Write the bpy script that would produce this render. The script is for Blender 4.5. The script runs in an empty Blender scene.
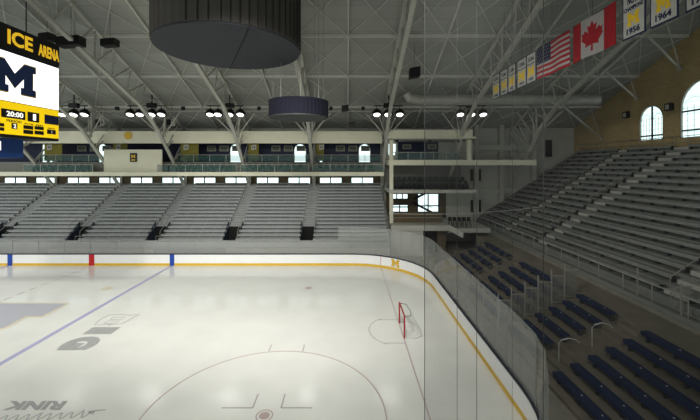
import bpy, bmesh, math, random
from mathutils import Vector
random.seed(4)
COL = bpy.context.scene.collection
PI = math.pi
H = 9.4                      # eye height above the ice
F = 352.0                    # focal length in pixels of the 700 wide frame
CX, CY = 347.6, 165.0

def at(px, py, d):           # pixel + distance -> point (reading places off the photo)
    return ((px-CX)*d/F, d, H-(py-CY)*d/F)
def ice(px, py):             # pixel -> point on the ice
    d = F*H/(py-CY)
    return ((px-CX)*d/F, d)

# ------------------------------------------------------------------ materials
def lin(c):
    return tuple(((v/255)/12.92 if v/255 <= .04045 else ((v/255+.055)/1.055)**2.4) for v in c)+(1,)
def mat(name, rgb, rough=.6, metal=0, var=.08, scale=3.0, spec=.4, bump=0, coat=0, stretch=(1,1,1)):
    m = bpy.data.materials.new(name); m.use_nodes = True
    nt = m.node_tree; b = nt.nodes['Principled BSDF']
    b.inputs['Roughness'].default_value = rough
    b.inputs['Metallic'].default_value = metal
    b.inputs['Specular IOR Level'].default_value = spec
    b.inputs['Coat Weight'].default_value = coat
    c = lin(rgb)
    tc = nt.nodes.new('ShaderNodeTexCoord'); mp = nt.nodes.new('ShaderNodeMapping')
    mp.inputs['Scale'].default_value = stretch
    no = nt.nodes.new('ShaderNodeTexNoise'); no.inputs['Scale'].default_value = scale
    no.inputs['Detail'].default_value = 5
    rp = nt.nodes.new('ShaderNodeValToRGB')
    rp.color_ramp.elements[0].position = .3; rp.color_ramp.elements[1].position = .7
    rp.color_ramp.elements[0].color = tuple(v*(1-var) for v in c[:3])+(1,)
    rp.color_ramp.elements[1].color = tuple(min(1, v*(1+var)) for v in c[:3])+(1,)
    nt.links.new(tc.outputs['Object'], mp.inputs['Vector'])
    nt.links.new(mp.outputs['Vector'], no.inputs['Vector'])
    nt.links.new(no.outputs['Fac'], rp.inputs['Fac'])
    nt.links.new(rp.outputs['Color'], b.inputs['Base Color'])
    if bump:
        bp = nt.nodes.new('ShaderNodeBump'); bp.inputs['Strength'].default_value = bump
        bp.inputs['Distance'].default_value = .02
        nt.links.new(no.outputs['Fac'], bp.inputs['Height']); nt.links.new(bp.outputs['Normal'], b.inputs['Normal'])
    return m
def emis(name, rgb, s):
    m = bpy.data.materials.new(name); m.use_nodes = True
    b = m.node_tree.nodes['Principled BSDF']
    b.inputs['Base Color'].default_value = lin(rgb)
    b.inputs['Emission Color'].default_value = lin(rgb)
    b.inputs['Emission Strength'].default_value = s
    b.inputs['Roughness'].default_value = .4
    return m
def glassmat(name, rgb, alpha, rough=.1):
    m = bpy.data.materials.new(name); m.use_nodes = True
    b = m.node_tree.nodes['Principled BSDF']
    b.inputs['Base Color'].default_value = lin(rgb)
    b.inputs['Roughness'].default_value = rough
    b.inputs['Alpha'].default_value = alpha
    return m

M = dict(
 concrete = mat('concrete', (134,130,118), .85, var=.12, scale=1.2),
 tier     = mat('grey_painted_tiers', (150,152,150), .8, var=.10, scale=1.5),
 endtier  = mat('worn_concrete_tiers', (120,114,100), .85, var=.14, scale=1.1),
 endup    = mat('grey_upper_tiers', (124,126,120), .85, var=.12, scale=1.1),
 bench    = mat('grey_bench', (152,155,154), .6, var=.06),
 benchend = mat('weathered_bench', (128,130,125), .6, var=.1, scale=4),
 bracket  = mat('bracket_steel', (58,60,60), .6),
 navyseat = mat('navy_seat_plastic', (18,34,68), .7, var=.12, scale=5),
 numplate = mat('white_number_plate', (215,215,210), .5, var=.02),
 ceil     = mat('ceiling_panels', (160,162,154), .85, var=.06, scale=.35),
 steel    = mat('pale_painted_steel', (182,181,170), .6, var=.05),
 greysteel= mat('grey_painted_steel', (120,120,112), .6, var=.05),
 purlin   = mat('purlin_steel', (205,205,196), .6, var=.04),
 cream    = mat('cream_paint', (226,223,198), .7, var=.04, scale=.8),
 wallg    = mat('pale_grey_wall', (188,187,176), .85, var=.07, scale=.5),
 tan      = mat('tan_brick_wall', (142,112,56), .85, var=.10, scale=2.5),
 brown    = mat('brown_wall', (98,86,66), .85, var=.1),
 navy     = mat('navy_paint', (20,28,58), .6, var=.05),
 navyfab  = mat('navy_fabric', (17,19,36), .85, var=.1, scale=3, stretch=(6,6,.3)),
 drumfab  = mat('taupe_fabric', (76,73,68), .9, var=.1, scale=2, stretch=(5,5,.1)),
 drumbot  = mat('charcoal_panel', (58,60,66), .8, var=.04),
 seam     = mat('dark_seam', (38,37,36), .9),
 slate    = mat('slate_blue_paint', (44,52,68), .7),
 stairup  = mat('pale_concrete_steps', (176,176,166), .8),
 dark     = mat('shade_and_door_dark', (22,22,20), .9),  # near-black stands in for shade inside entrances and tunnel; also on doors
 black    = mat('black_metal', (14,14,15), .5),
 blackfab = mat('dark_seat_fabric', (58,64,62), .8),
 white    = mat('white_board', (238,238,236), .35, var=.015, scale=.8),
 yellow   = mat('yellow_kick_plate', (216,176,52), .4, var=.04),
 cap      = mat('navy_cap_rail', (18,22,42), .45),
 red      = mat('red_paint', (190,24,32), .4, var=.05),
 blue     = mat('blue_paint', (26,68,158), .4, var=.05),
 goalred  = mat('goal_red', (150,26,30), .4, var=.04),
 netcord  = mat('white_net_cord', (200,200,198), .8),
 safety   = mat('dark_net_cord', (34,35,34), .9),
 chrome   = mat('pale_handrail', (190,190,184), .35, metal=.5, var=.03),
 rail     = mat('grey_handrail', (150,148,138), .5, metal=.2, var=.05),
 bannerw  = mat('white_banner', (176,176,168), .8, var=.03),
 bannery  = mat('yellow_banner', (226,188,30), .8, var=.04),
 bannern  = mat('navy_lettering', (24,30,66), .8, var=.04),
 flagred  = mat('flag_red', (150,16,28), .8, var=.08, scale=2),
 flagwhite= mat('flag_white', (160,154,152), .8, var=.04, scale=2),
 flagblue = mat('flag_blue', (22,26,58), .8, var=.06),
 olive    = mat('olive_banner', (120,112,44), .8, var=.15, scale=2),
 duct     = mat('galvanised_duct', (172,172,162), .5, metal=.2, var=.08, scale=1.5),
 frame    = mat('picture_frame', (150,150,128), .6),
 photo    = mat('grey_print', (92,96,88), .6, var=.3, scale=9),
 sbframe  = mat('scoreboard_black', (16,16,22), .5),
 sbnavy   = mat('scoreboard_navy', (16,26,66), .5, var=.03),
 sbyellow = emis('lit_yellow_panel', (246,206,8), .62),
 sbletter = emis('lit_yellow_letters', (246,196,40), .55),
 sbwhite  = emis('lit_white_screen', (255,255,255), 1.15),
 sbblue   = mat('scoreboard_blue', (30,66,130), .5, var=.03),
 sbM      = mat('screen_navy', (34,56,104), .5, var=.02),
 digit    = emis('lit_white_digits', (250,250,240), .9),
 daylight = emis('daylit_pane', (226,250,250), 1.35),
 lamp     = emis('lamp_face', (255,253,246), 2.6),
 glass    = glassmat('rink_glass', (172,174,170), .30),
 balglass = glassmat('balcony_glass', (70,110,100), .30),
 mullion  = mat('dark_window_frame', (30,32,30), .6),
 markblue = mat('ice_pale_blue', (176,175,208), .3, var=.03),
 markred  = mat('ice_dull_red', (186,168,164), .3, var=.03),
 markgrey = mat('ice_grey_print', (170,170,168), .3, var=.06),
 markline = mat('ice_thin_line', (176,168,168), .3, var=.03),
 markM    = mat('ice_slate_blue', (182,183,190), .3, var=.03),
 markyel  = mat('ice_pale_yellow', (214,206,182), .3, var=.03),
)
# ice: glossy, slightly mottled, ridged
def ice_mat():
    m = mat('ice_surface', (232,232,225), .12, var=.035, scale=.55, spec=.5)
    nt = m.node_tree; b = nt.nodes['Principled BSDF']
    n = nt.nodes.new('ShaderNodeTexNoise'); n.inputs['Scale'].default_value = 2.2; n.inputs['Detail'].default_value = 6
    tc = [x for x in nt.nodes if x.type == 'TEX_COORD'][0]
    nt.links.new(tc.outputs['Object'], n.inputs['Vector'])
    bp = nt.nodes.new('ShaderNodeBump'); bp.inputs['Strength'].default_value = .22; bp.inputs['Distance'].default_value = .01
    nt.links.new(n.outputs['Fac'], bp.inputs['Height']); nt.links.new(bp.outputs['Normal'], b.inputs['Normal'])
    r = nt.nodes.new('ShaderNodeMapRange'); r.inputs['To Min'].default_value = .06; r.inputs['To Max'].default_value = .20
    nt.links.new(n.outputs['Fac'], r.inputs['Value']); nt.links.new(r.outputs['Result'], b.inputs['Roughness'])
    return m
M['ice'] = ice_mat()
# tan wall as bricks, ceiling as panels
def bricks(m, c1, c2, cm, sc, bw, rh, ms, mapping):
    nt = m.node_tree; b = nt.nodes['Principled BSDF']
    t = nt.nodes.new('ShaderNodeTexBrick'); t.inputs['Color1'].default_value = lin(c1); t.inputs['Color2'].default_value = lin(c2)
    t.inputs['Mortar'].default_value = lin(cm); t.inputs['Scale'].default_value = sc
    t.inputs['Brick Width'].default_value = bw; t.inputs['Row Height'].default_value = rh; t.inputs['Mortar Size'].default_value = ms
    tc = nt.nodes.new('ShaderNodeTexCoord'); s = nt.nodes.new('ShaderNodeSeparateXYZ'); c = nt.nodes.new('ShaderNodeCombineXYZ')
    nt.links.new(tc.outputs['Object'], s.inputs[0])
    nt.links.new(s.outputs[mapping[0]], c.inputs[0]); nt.links.new(s.outputs[mapping[1]], c.inputs[1])
    nt.links.new(c.outputs[0], t.inputs['Vector']); nt.links.new(t.outputs['Color'], b.inputs['Base Color'])
bricks(M['tan'], (176,156,110), (164,144,98), (156,138,100), 1, .5, .18, .012, (1,2))
bricks(M['ceil'], (160,162,154), (150,152,145), (128,130,124), 1, 4.0, 1.2, .015, (0,1))

# ------------------------------------------------------------------ mesh builder
class MB:
    def __init__(s): s.v=[]; s.f=[]; s.mi=[]; s.cur=0; s.smooth=False
    def add(s, vs, fs):
        n=len(s.v); s.v += [tuple(v) for v in vs]
        for f in fs: s.f.append([n+i for i in f]); s.mi.append(s.cur)
        return s
    def box(s, x0,x1,y0,y1,z0,z1):
        vs=[(x,y,z) for x in (x0,x1) for y in (y0,y1) for z in (z0,z1)]
        return s.add(vs,[(0,1,3,2),(4,6,7,5),(0,4,5,1),(2,3,7,6),(0,2,6,4),(1,5,7,3)])
    def bar(s, p, q, w, h=None, up=(0,0,1)):
        h = h or w; p=Vector(p); q=Vector(q); d=(q-p).normalized(); u=Vector(up)
        if abs(d.dot(u))>.98: u=Vector((1,0,0))
        a=d.cross(u).normalized(); b=a.cross(d).normalized()
        vs=[e+a*sx*w/2+b*sy*h/2 for e in (p,q) for sx,sy in ((-1,-1),(1,-1),(1,1),(-1,1))]
        return s.add(vs,[(0,1,2,3),(7,6,5,4),(0,4,5,1),(1,5,6,2),(2,6,7,3),(3,7,4,0)])
    def tube(s, pts, r, n=8):
        pts=[Vector(p) for p in pts]; rings=[]
        for i,p in enumerate(pts):
            d=(pts[min(i+1,len(pts)-1)]-pts[max(i-1,0)]).normalized()
            u=Vector((0,0,1)) if abs(d.z)<.95 else Vector((1,0,0))
            a=d.cross(u).normalized(); b=a.cross(d).normalized()
            rings.append([p+a*r*math.cos(2*PI*k/n)+b*r*math.sin(2*PI*k/n) for k in range(n)])
        vs=[v for R in rings for v in R]; fs=[]
        for i in range(len(pts)-1):
            for k in range(n): fs.append((i*n+k,i*n+(k+1)%n,(i+1)*n+(k+1)%n,(i+1)*n+k))
        fs.append(tuple(range(n))[::-1]); fs.append(tuple((len(pts)-1)*n+k for k in range(n)))
        return s.add(vs,fs)
    def lathe(s, c, prof, n=32, axis=None):     # prof: (r, z) list, closed top and bottom
        c=Vector(c); ax=Vector(axis or (0,0,1)).normalized()
        u=ax.orthogonal().normalized(); w=ax.cross(u)
        vs=[]; fs=[]
        for r,z in prof:
            for k in range(n):
                t=2*PI*k/n; vs.append(c+u*r*math.cos(t)+w*r*math.sin(t)+ax*z)
        for i in range(len(prof)-1):
            for k in range(n): fs.append((i*n+k,i*n+(k+1)%n,(i+1)*n+(k+1)%n,(i+1)*n+k))
        fs.append(tuple(range(n))[::-1]); fs.append(tuple((len(prof)-1)*n+k for k in range(n)))
        return s.add(vs,fs)
    def prism(s, pts, off):                      # extrude a 3D polygon by a vector
        pts=[Vector(p) for p in pts]; off=Vector(off); n=len(pts)
        vs=pts+[p+off for p in pts]
        fs=[tuple(range(n))[::-1],tuple(range(n,2*n))]+[(i,(i+1)%n,n+(i+1)%n,n+i) for i in range(n)]
        return s.add(vs,fs)
    def ribbon(s, pts, w, z0, z1):               # flat strip along a 2D path
        L=[];R=[]
        for i,p in enumerate(pts):
            a=Vector(pts[max(i-1,0)]); b=Vector(pts[min(i+1,len(pts)-1)]); d=(b-a).normalized(); n=Vector((-d.y,d.x))
            L.append(Vector(p)+n*w/2); R.append(Vector(p)-n*w/2)
        return s.strip(L,R,z0,z1)
    def strip(s, L, R, z0, z1):                  # closed band between 2D paths L and R, heights z0..z1
        n=len(L); vs=[]
        for P,z in ((L,z0),(R,z0),(R,z1),(L,z1)): vs+=[(p[0],p[1],z) for p in P]
        fs=[]
        for i in range(n-1):
            for k in range(4):
                a=k*n; b=((k+1)%4)*n; fs.append((a+i,a+i+1,b+i+1,b+i))
        fs.append((0,n,2*n,3*n)); fs.append((n-1,4*n-1,3*n-1,2*n-1))
        return s.add(vs,fs)
    def text(s, txt, fn, thick, bold=.0):        # fn(u,v)->Vector for u,v in 0..1 ; thick: vector
        cu=bpy.data.curves.new('t','FONT'); cu.body=txt; cu.offset=bold; cu.resolution_u=3; cu.extrude=0
        o=bpy.data.objects.new('t',cu); COL.objects.link(o)
        dg=bpy.context.evaluated_depsgraph_get(); dg.update()
        me=bpy.data.meshes.new_from_object(o.evaluated_get(dg))
        bm=bmesh.new(); bm.from_mesh(me); bmesh.ops.dissolve_limit(bm,angle_limit=.01,verts=bm.verts,edges=bm.edges)
        xs=[v.co.x for v in bm.verts]; ys=[v.co.y for v in bm.verts]
        x0,x1,y0,y1=min(xs),max(xs),min(ys),max(ys)
        bmesh.ops.triangulate(bm,faces=bm.faces[:])
        bm.verts.index_update(); T=Vector(thick)
        base=[Vector(fn((v.co.x-x0)/(x1-x0),(v.co.y-y0)/(y1-y0))) for v in bm.verts]; n=len(base)
        fs=[tuple(v.index for v in f.verts) for f in bm.faces]
        ed=[tuple(v.index for v in e.verts) for e in bm.edges if len(e.link_faces)==1]
        s.add(base+[p+T for p in base], [f for f in fs]+[tuple(i+n for i in f) for f in fs]+[(a,b,b+n,a+n) for a,b in ed])
        bm.free(); bpy.data.objects.remove(o); bpy.data.curves.remove(cu); bpy.data.meshes.remove(me)
        return s
    def build(s, name, mats, parent=None, loc=None, smooth=False):
        if not isinstance(mats,(list,tuple)): mats=[mats]
        off=Vector(loc) if loc else (Vector(parent.matrix_basis.translation) if parent and parent.type=='EMPTY' else Vector((0,0,0)))
        if parent and parent.parent and parent.type!='EMPTY': off=Vector(parent['_o'])
        elif parent and parent.type=='MESH': off=Vector(parent['_o']) if '_o' in parent else Vector((0,0,0))
        me=bpy.data.meshes.new(name); me.from_pydata([tuple(Vector(v)-off) for v in s.v],[],s.f)
        for m in mats: me.materials.append(m)
        for p,i in zip(me.polygons,s.mi): p.material_index=i; p.use_smooth=smooth
        bm=bmesh.new(); bm.from_mesh(me); bmesh.ops.recalc_face_normals(bm,faces=bm.faces[:]); bm.to_mesh(me); bm.free()
        o=bpy.data.objects.new(name,me); COL.objects.link(o)
        if loc: o.location=loc
        if parent: o.parent=parent
        o['_o']=tuple(off)
        return o
def tag(o,label,cat,group=None,kind=None):
    o['label']=label; o['category']=cat
    if group: o['group']=group
    if kind: o['kind']=kind
    return o
def thing(name,loc,label,cat,group=None):
    o=bpy.data.objects.new(name,None); COL.objects.link(o); o.location=loc; o.empty_display_size=.2
    bpy.context.view_layer.update()
    return tag(o,label,cat,group)
def struct(name,mb,m,parent=None,loc=None):
    o=mb.build(name,m,parent,loc)
    if not parent: o['kind']='structure'
    return o
def copy_tree(root,loc,label=None):
    r=root.copy(); COL.objects.link(r); r.location=loc
    if label: r['label']=label
    for ch in root.children:
        c=ch.copy(); COL.objects.link(c); c.parent=r
        for g in ch.children:
            d=g.copy(); COL.objects.link(d); d.parent=c
    return r
def block_M(x, z, w, h, fn, mb, thick):          # slab-serif M polygon; fn(u,v)->point
    P=[(0,0),(.36,0),(.36,.22),(.29,.22),(.29,.52),(.5,.16),(.71,.52),(.71,.22),(.64,.22),(.64,0),(1,0),(1,.22),(.93,.22),
       (.93,.78),(1,.78),(1,1),(.72,1),(.5,.62),(.28,1),(0,1),(0,.78),(.07,.78),(.07,.22),(0,.22)]
    mb.prism([fn(x+u*w, z+v*h) for u,v in P], thick)

# ------------------------------------------------------------------ places
TX=[-44.2,-36.2,-28.1,-20.1,-12.1,-4.1,4.2,12.3,20.3]      # truss planes
RINK_X1, RINK_Y0, RINK_Y1, R = 6.5, 7.0, 32.9, 6.2
XL=-45.0
def roofz(d): return 14+(44-d)*.417 if d>=20 else 24-(20-d)*.417

# ================================================================== SETTING
struct('floor', MB().box(XL,28.3,-4,44.3,-.35,-.12), M['concrete'])
# ceiling slopes with purlins, rafters and bracing as children
mb=MB()
mb.prism([(XL,44.6,roofz(44.6)),(XL,20,24),(XL,-4,14),(XL,-4,14.25),(XL,20,24.25),(XL,44.6,roofz(44.6)+.25)],(28.6-XL,0,0))
ceil=struct('ceiling',mb,M['ceil'])
for d in (39.2,34.1,29.1,24.3,15.7,10.9,5.9):
    MB().box(XL,28.2,d-.07,d+.07,roofz(d)-.26,roofz(d)-.02).build('purlin',M['purlin'],ceil)
mids=[(TX[i]+TX[i+1])/2 for i in range(len(TX)-1)]+[24.3]
for x in mids:
    m_=MB(); m_.bar((x,43.8,roofz(43.8)-.2),(x,20,23.8),.10,.22); m_.bar((x,20,23.8),(x,-3,roofz(-3)-.2),.10,.22)
    m_.build('rafter',M['purlin'],ceil)
xs=sorted(TX+mids+[28.2])
PD=[43.6,39.2,34.1,29.1,24.3]
for i in range(len(xs)-1):
    for j in range(len(PD)-1):
        if xs[i+1] < -32: continue
        a,b=PD[j],PD[j+1]; m_=MB()
        m_.bar((xs[i],a,roofz(a)-.14),(xs[i+1],b,roofz(b)-.14),.045)
        m_.bar((xs[i],b,roofz(b)-.18),(xs[i+1],a,roofz(a)-.18),.045)
        m_.build('cross_brace',M['purlin'],ceil)
# far wall (back) pieces: pale grey at the right, brown band with windows, navy band behind the balcony
struct('wall_back', MB().box(XL,28.3,44.0,44.4,-.12,14.1), M['wallg'])
struct('trim_1', MB().box(XL,4.2,43.86,44.0,6.75,8.3), M['brown'])
struct('trim_2', MB().box(XL,4.2,43.80,44.0,8.9,12.1), M['navy'])
# end wall (tan brick) with arched window openings
def arch_pts(cy,w,z0,ztop,n=14):
    r=w/2; zs=ztop-r
    return [(cy-r,z0)]+[(cy-r*math.cos(PI*k/n), zs+r*math.sin(PI*k/n)) for k in range(n+1)]+[(cy+r,z0)]
def wall_with_arches(x0,x1,ya,yb,zb,topfn,arches):
    # strips between arches plus infill above each arch
    m_=MB(); cur=ya
    for cy,w,z0,zt in sorted(arches):
        a,b=cy-w/2,cy+w/2
        m_.prism([(x0,cur,zb),(x0,a,zb),(x0,a,topfn(a)),(x0,cur,topfn(cur))],(x1-x0,0,0))
        m_.prism([(x0,a,zb),(x0,b,zb),(x0,b,z0),(x0,a,z0)],(x1-x0,0,0))
        P=arch_pts(cy,w,z0,zt)[1:-1]
        for k in range(len(P)-1):
            (ya_,za_),(yb_,zb_)=P[k],P[k+1]
            m_.prism([(x0,ya_,za_),(x0,yb_,zb_),(x0,yb_,topfn(yb_)),(x0,ya_,topfn(ya_))],(x1-x0,0,0))
        cur=b
    m_.prism([(x0,cur,zb),(x0,yb,zb),(x0,yb,topfn(yb)),(x0,cur,topfn(cur))],(x1-x0,0,0))
    return m_
ARCH=[(32.9,2.6,11.7,14.95),(27.85,4.3,11.65,16.35)]
m_=wall_with_arches(28.3,28.7,20,44.4,-.12,lambda y:roofz(y)+.1,ARCH)
m_.prism([(28.3,20,-.12),(28.3,-4,-.12),(28.3,-4,14.05),(28.3,20,24.1)],(.4,0,0))
struct('wall_right',m_,M['tan'])
def arch_window(n,cy,w,z0,zt,hz):
    P=arch_pts(cy,w,z0,zt)
    o=struct('window_%d'%n, MB().prism([(28.52,y,z) for y,z in P],(.05,0,0)), M['daylight'])
    fr=MB()
    for k in range(len(P)-1): fr.bar((28.42,)+P[k],(28.42,)+P[k+1],.16,.16)
    fr.bar((28.42,)+P[0],(28.42,)+P[-1],.16,.16)
    fr.build('window_frame',M['rail'],o)
    mu=MB(); mu.box(28.44,28.5,cy-.07,cy+.07,z0,zt)
    for z in hz: mu.box(28.44,28.5,cy-w/2,cy+w/2,z-.07,z+.07)
    mu.build('mullion',M['mullion'],o)
    th=MB(); r=w/4
    for s_ in (-1,1):
        c=cy+s_*w/4; zs=zt-w/2
        th.tube([(28.48,c-r*.86*math.cos(PI*k/8),zs-.1+r*.86*math.sin(PI*k/8)) for k in range(9)],.02,4)
        for q in (-.5,0,.5): th.bar((28.48,c+q*r,z0),(28.48,c+q*r,zs+.2),.022)
    zz=z0+.5
    while zz<zt-.6: th.bar((28.48,cy-w/2,zz),(28.48,cy+w/2,zz),.022); zz+=.5
    th.build('glazing_bar',M['rail'],o)
arch_window(1,32.9,2.6,11.7,14.95,[12.15])
arch_window(2,27.85,4.3,11.65,16.35,[12.3,13.9])
# long low windows under the balcony: pairs of panes
wn=3
for k in range(-11,1):
    x0=.5+3.92*k
    if x0+2.65<-44: continue
    o=struct('window_%d'%wn, MB().box(x0,x0+1.24,43.80,43.85,7.05,7.8).box(x0+1.38,x0+2.65,43.80,43.85,7.05,7.8), M['daylight']); wn+=1
    f_=MB(); 
    for xa,xb in ((x0-.06,x0),(x0+1.24,x0+1.38),(x0+2.65,x0+2.71)): f_.box(xa,xb,43.74,43.84,6.99,7.86)
    f_.box(x0-.06,x0+2.71,43.74,43.84,6.99,7.05); f_.box(x0-.06,x0+2.71,43.74,43.84,7.8,7.86)
    f_.build('window_frame',M['mullion'],o)
# tall arched daylight windows behind the balcony, left of each column
for x,w in ((-37.6,.5),(-36.9+.2,.5),(-30.4,.9),(-13.9,1.3),(-5.9,1.4),(2.1,1.4),(-3.3,.35)):
    P=arch_pts(x,w,9.6,12.0,8)
    o=struct('window_%d'%wn, MB().prism([(a,43.74,z) for a,z in P],(0,.05,0)), M['daylight']); wn+=1
    f_=MB()
    for i in range(len(P)-1): f_.bar((P[i][0],43.72,P[i][1]),(P[i+1][0],43.72,P[i+1][1]),.07)
    f_.build('window_frame',M['cream'],o)
# windows low in the corner behind the press box
def pane_window(px0,px1,py0,py1,cols,rows,diag=False):
    global wn
    a=at(px0,py1,43.9); b=at(px1,py0,43.9)
    o=struct('window_%d'%wn, MB().box(a[0],b[0],43.88,43.93,a[2],b[2]), M['daylight']); wn+=1
    f_=MB()
    for c in range(cols+1):
        x=a[0]+(b[0]-a[0])*c/cols; f_.box(x-.07,x+.07,43.80,43.9,a[2],b[2])
    for r_ in rows:
        z=b[2]-(b[2]-a[2])*r_; f_.box(a[0],b[0],43.80,43.9,z-.07,z+.07)
    f_.build('window_frame',M['mullion'],o)
pane_window(391,408,193.5,199,3,[0,1])
pane_window(391,408,204.5,212,2,[0,.32,1])
pane_window(417.5,438.5,193.5,212,2,[0,.66,1])
for o_,pp in (('a',((412,202),(433,213))),('b',((414,199),(428,192)))):
    (xa,ya),(xb,yb)=pp; p=at(xa,ya,43.6); q=at(xb,yb,43.6)
    sw=MB().bar(p,q,.08,.28); q2=(q[0],q[1],q[2]+.6); p2=(p[0],p[1],p[2]+.6); sw.bar(p2,q2,.05,.05)
    tag(sw.build('stair_flight',M['mullion'],loc=p),'dark stair flight seen against the corner window, '+('descending to the right' if o_=='a' else 'climbing to the right'),'stairs')
# brown wall patch around them
m_=MB()
for a,b,c,e in ((386,446,186,193),(386,391,193,225),(408,417,193,225),(438.5,446,193,225),(386,446,212.5,226),(391,408,199.5,204)):
    p=at(a,e,43.95); q=at(b,c,43.95); m_.box(p[0],q[0],43.93,44.0,p[2],q[2])
struct('trim_3',m_,M['brown'])
# cream fascia beam above the balcony and cream soffit
struct('trim_4', MB().box(XL,4.0,40.5,40.9,11.9,13.3), M['cream'])
struct('trim_5', MB().box(XL,4.0,40.9,43.8,13.0,13.2), M['ceil'])
# balcony floor slab
struct('trim_6', MB().box(XL,4.0,39.0,43.8,8.18,8.62), M['cream'])
struct('trim_7', MB().box(XL,4.0,41.0,43.8,8.62,9.75), M['greysteel'])

# ================================================================== ICE
def rink_path(off=0, seg=14):                    # far board from left to corner, down the end, round the near corner
    r=R+off; pts=[(XL+.2+i*3.0,RINK_Y1+off) for i in range(15)]
    cx,cy=RINK_X1-R,RINK_Y1-R
    pts=[p for p in pts if p[0]<cx-1]
    for k in range(seg+1):
        t=PI/2*(1-k/seg); pts.append((cx+r*math.cos(t),cy+r*math.sin(t)))
    for y in (24.2,21.8,19.4,17,14.9): pts.append((RINK_X1+off,y))
    cy2=RINK_Y0+R
    for k in range(seg+1):
        t=-PI/2*k/seg; pts.append((cx+r*math.cos(t),cy2+r*math.sin(t)))
    return pts
mb=MB(); P=rink_path(0); outline=P+[(XL+.2,RINK_Y0)]
mb.prism([(x,y,-.12) for x,y in outline],(0,0,.12))
def mark(mi): mb.cur=mi
z1=.006
mark(1)   # blue lines
mb.box(-16.56,-16.26,RINK_Y0+.1,RINK_Y1-.05,.0005,z1); mb.box(-31.7,-31.4,RINK_Y0+.1,RINK_Y1-.05,.0005,z1)
mark(2)   # goal line, faceoff circle, centre dashes
mb.box(3.02,3.08,RINK_Y0+.1,RINK_Y1-.5,.0005,z1)
cx0,cy0=-3.12,13.2
def ring(cx,cy,r,w,a0=0,a1=2*PI,n=72,z=z1):
    pts=[(cx+r*math.cos(a0+(a1-a0)*k/n),cy+r*math.sin(a0+(a1-a0)*k/n)) for k in range(n+1)]; mb.ribbon(pts,w,.0005,z)
ring(cx0,cy0,4.57,.055)
ring(cx0,cy0,.30,.05)
y=RINK_Y0+.5
while y<RINK_Y1-.4: mb.box(-24.0,-23.85,y,y+.55,.0005,z1); y+=1.0
mb.lathe((cx0,cy0,.0005),[(.2,0),(.2,.006)],20)
mb.lathe((-3.0,26.9,.0005),[(.28,0),(.28,.005)],20)
mark(5)
mb.lathe((-18.3,26.8,.0005),[(.4,0),(.4,.005)],20)
mark(3)   # thin grey lines
for s_ in (-1,1):
    mb.box(cx0+s_*.86-.03,cx0+s_*.86+.03,cy0+4.57,cy0+5.2,.0005,z1)
    a=.55; 
    for t_ in (-1,1):
        xa,xb=sorted((cx0+s_*a,cx0+s_*(a+1.2))); mb.box(xa,xb,cy0+t_*.42-.03,cy0+t_*.42+.03,.0005,z1)
        ya,yb=sorted((cy0+t_*.42,cy0+t_*1.25)); mb.box(cx0+s_*a-.03,cx0+s_*a+.03,ya,yb,.0005,z1)
ring(3.05,20.0,1.83,.05,PI*.68,PI*1.32,24)
mb.box(1.9,3.05,21.35,21.41,.0005,z1); mb.box(1.9,3.05,18.55,18.61,.0005,z1)
mark(4)   # big M foot (slate) at centre ice, with its pale border below it
foot=[(-4,303.6),(66,303.8),(42,316.2),(26,316.2),(4,327.5),(-4,329)]
mb.prism([ice(x,y)+(.0005,) for x,y in foot],(0,0,.008))
mark(5)
foot2=[(-6,302.6),(70.5,302.9),(43,317.8),(27,317.8),(5,329.6),(-6,331)]
mb.prism([ice(x,y)+(.0005,) for x,y in foot2],(0,0,.005))
mark(6)   # grey lettering on the ice
def icetext(t,o,du,dv,bold=.0):
    mb.text(t,lambda u,v:Vector((o[0]+du[0]*u+dv[0]*v,o[1]+du[1]*u+dv[1]*v,.0008)),(0,0,.005),bold)
# "B1G" reading towards the camera
icetext('G',(-14.95,19.3),(0,-1.45),(1.8,0),.09)
icetext('1',(-14.75,20.4),(0,-.85),(1.6,0),.05)
bx0,bx1,by0,by1=-14.95,-13.25,20.65,22.05
loop=[(bx0,by1),(bx0+.7,by1+.1),(bx1-.3,by1-.05),(bx1+.15,by1+.1),(bx1-.1,by0+.2),(bx1-.8,by0),(bx0+1.0,by0+.15),(bx0+.1,by0),(bx0-.1,by0+.7),(bx0,by1)]
mb.ribbon(loop,.07,.0005,z1)
for q in (.4,.95):
    c=[(bx0+.5,by0+q-.16),(bx1-.5,by0+q-.16),(bx1-.5,by0+q+.16),(bx0+.5,by0+q+.16),(bx0+.5,by0+q-.16)]
    mb.ribbon(c,.07,.0005,z1)
icetext('RINK',(-11.15,14.02),(-2.3,0),(.12,-.52),.05)
# handwritten style line under RINK
pts=[(-10.2+.12*0,13.62)]
import itertools
sx=-9.6
pts=[(sx-.055*k, 13.28+.17*math.sin(k*.9)*(1 if k%9 else 1.6)-.004*k) for k in range(0,62)]
mb.ribbon([(-9.3,13.52),(-9.9,13.42)]+pts,.05,.0005,z1)
icesheet=mb.build('ice_sheet',[M['ice'],M['markblue'],M['markred'],M['markline'],M['markM'],M['markyel'],M['markgrey']])
tag(icesheet,'white sheet of rink ice painted with thin lines, a faceoff circle and grey lettering','ice')

# ================================================================== BOARDS AND GLASS
boards=thing('rink_boards',(0,RINK_Y1,0),'white curved dasher boards with yellow kick strip running round the ice','rink boards')
A,B=rink_path(0),rink_path(.16)
MB().strip(A,B,.22,1.03).build('board_panel',M['white'],boards)
MB().strip(rink_path(-.012),B,.0,.22).build('kick_plate',M['yellow'],boards)
MB().strip(rink_path(-.03),rink_path(.2),1.03,1.10).build('cap_rail',M['cap'],boards)
for x,w,m in ((-31.55,.46,'blue'),(-23.92,.5,'red'),(-16.41,.42,'blue')):
    MB().box(x-w/2,x+w/2,RINK_Y1-.02,RINK_Y1+.1,.0,1.035).build('line_stripe',M[m],boards)['label']=m+' vertical line marker on the boards'
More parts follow.
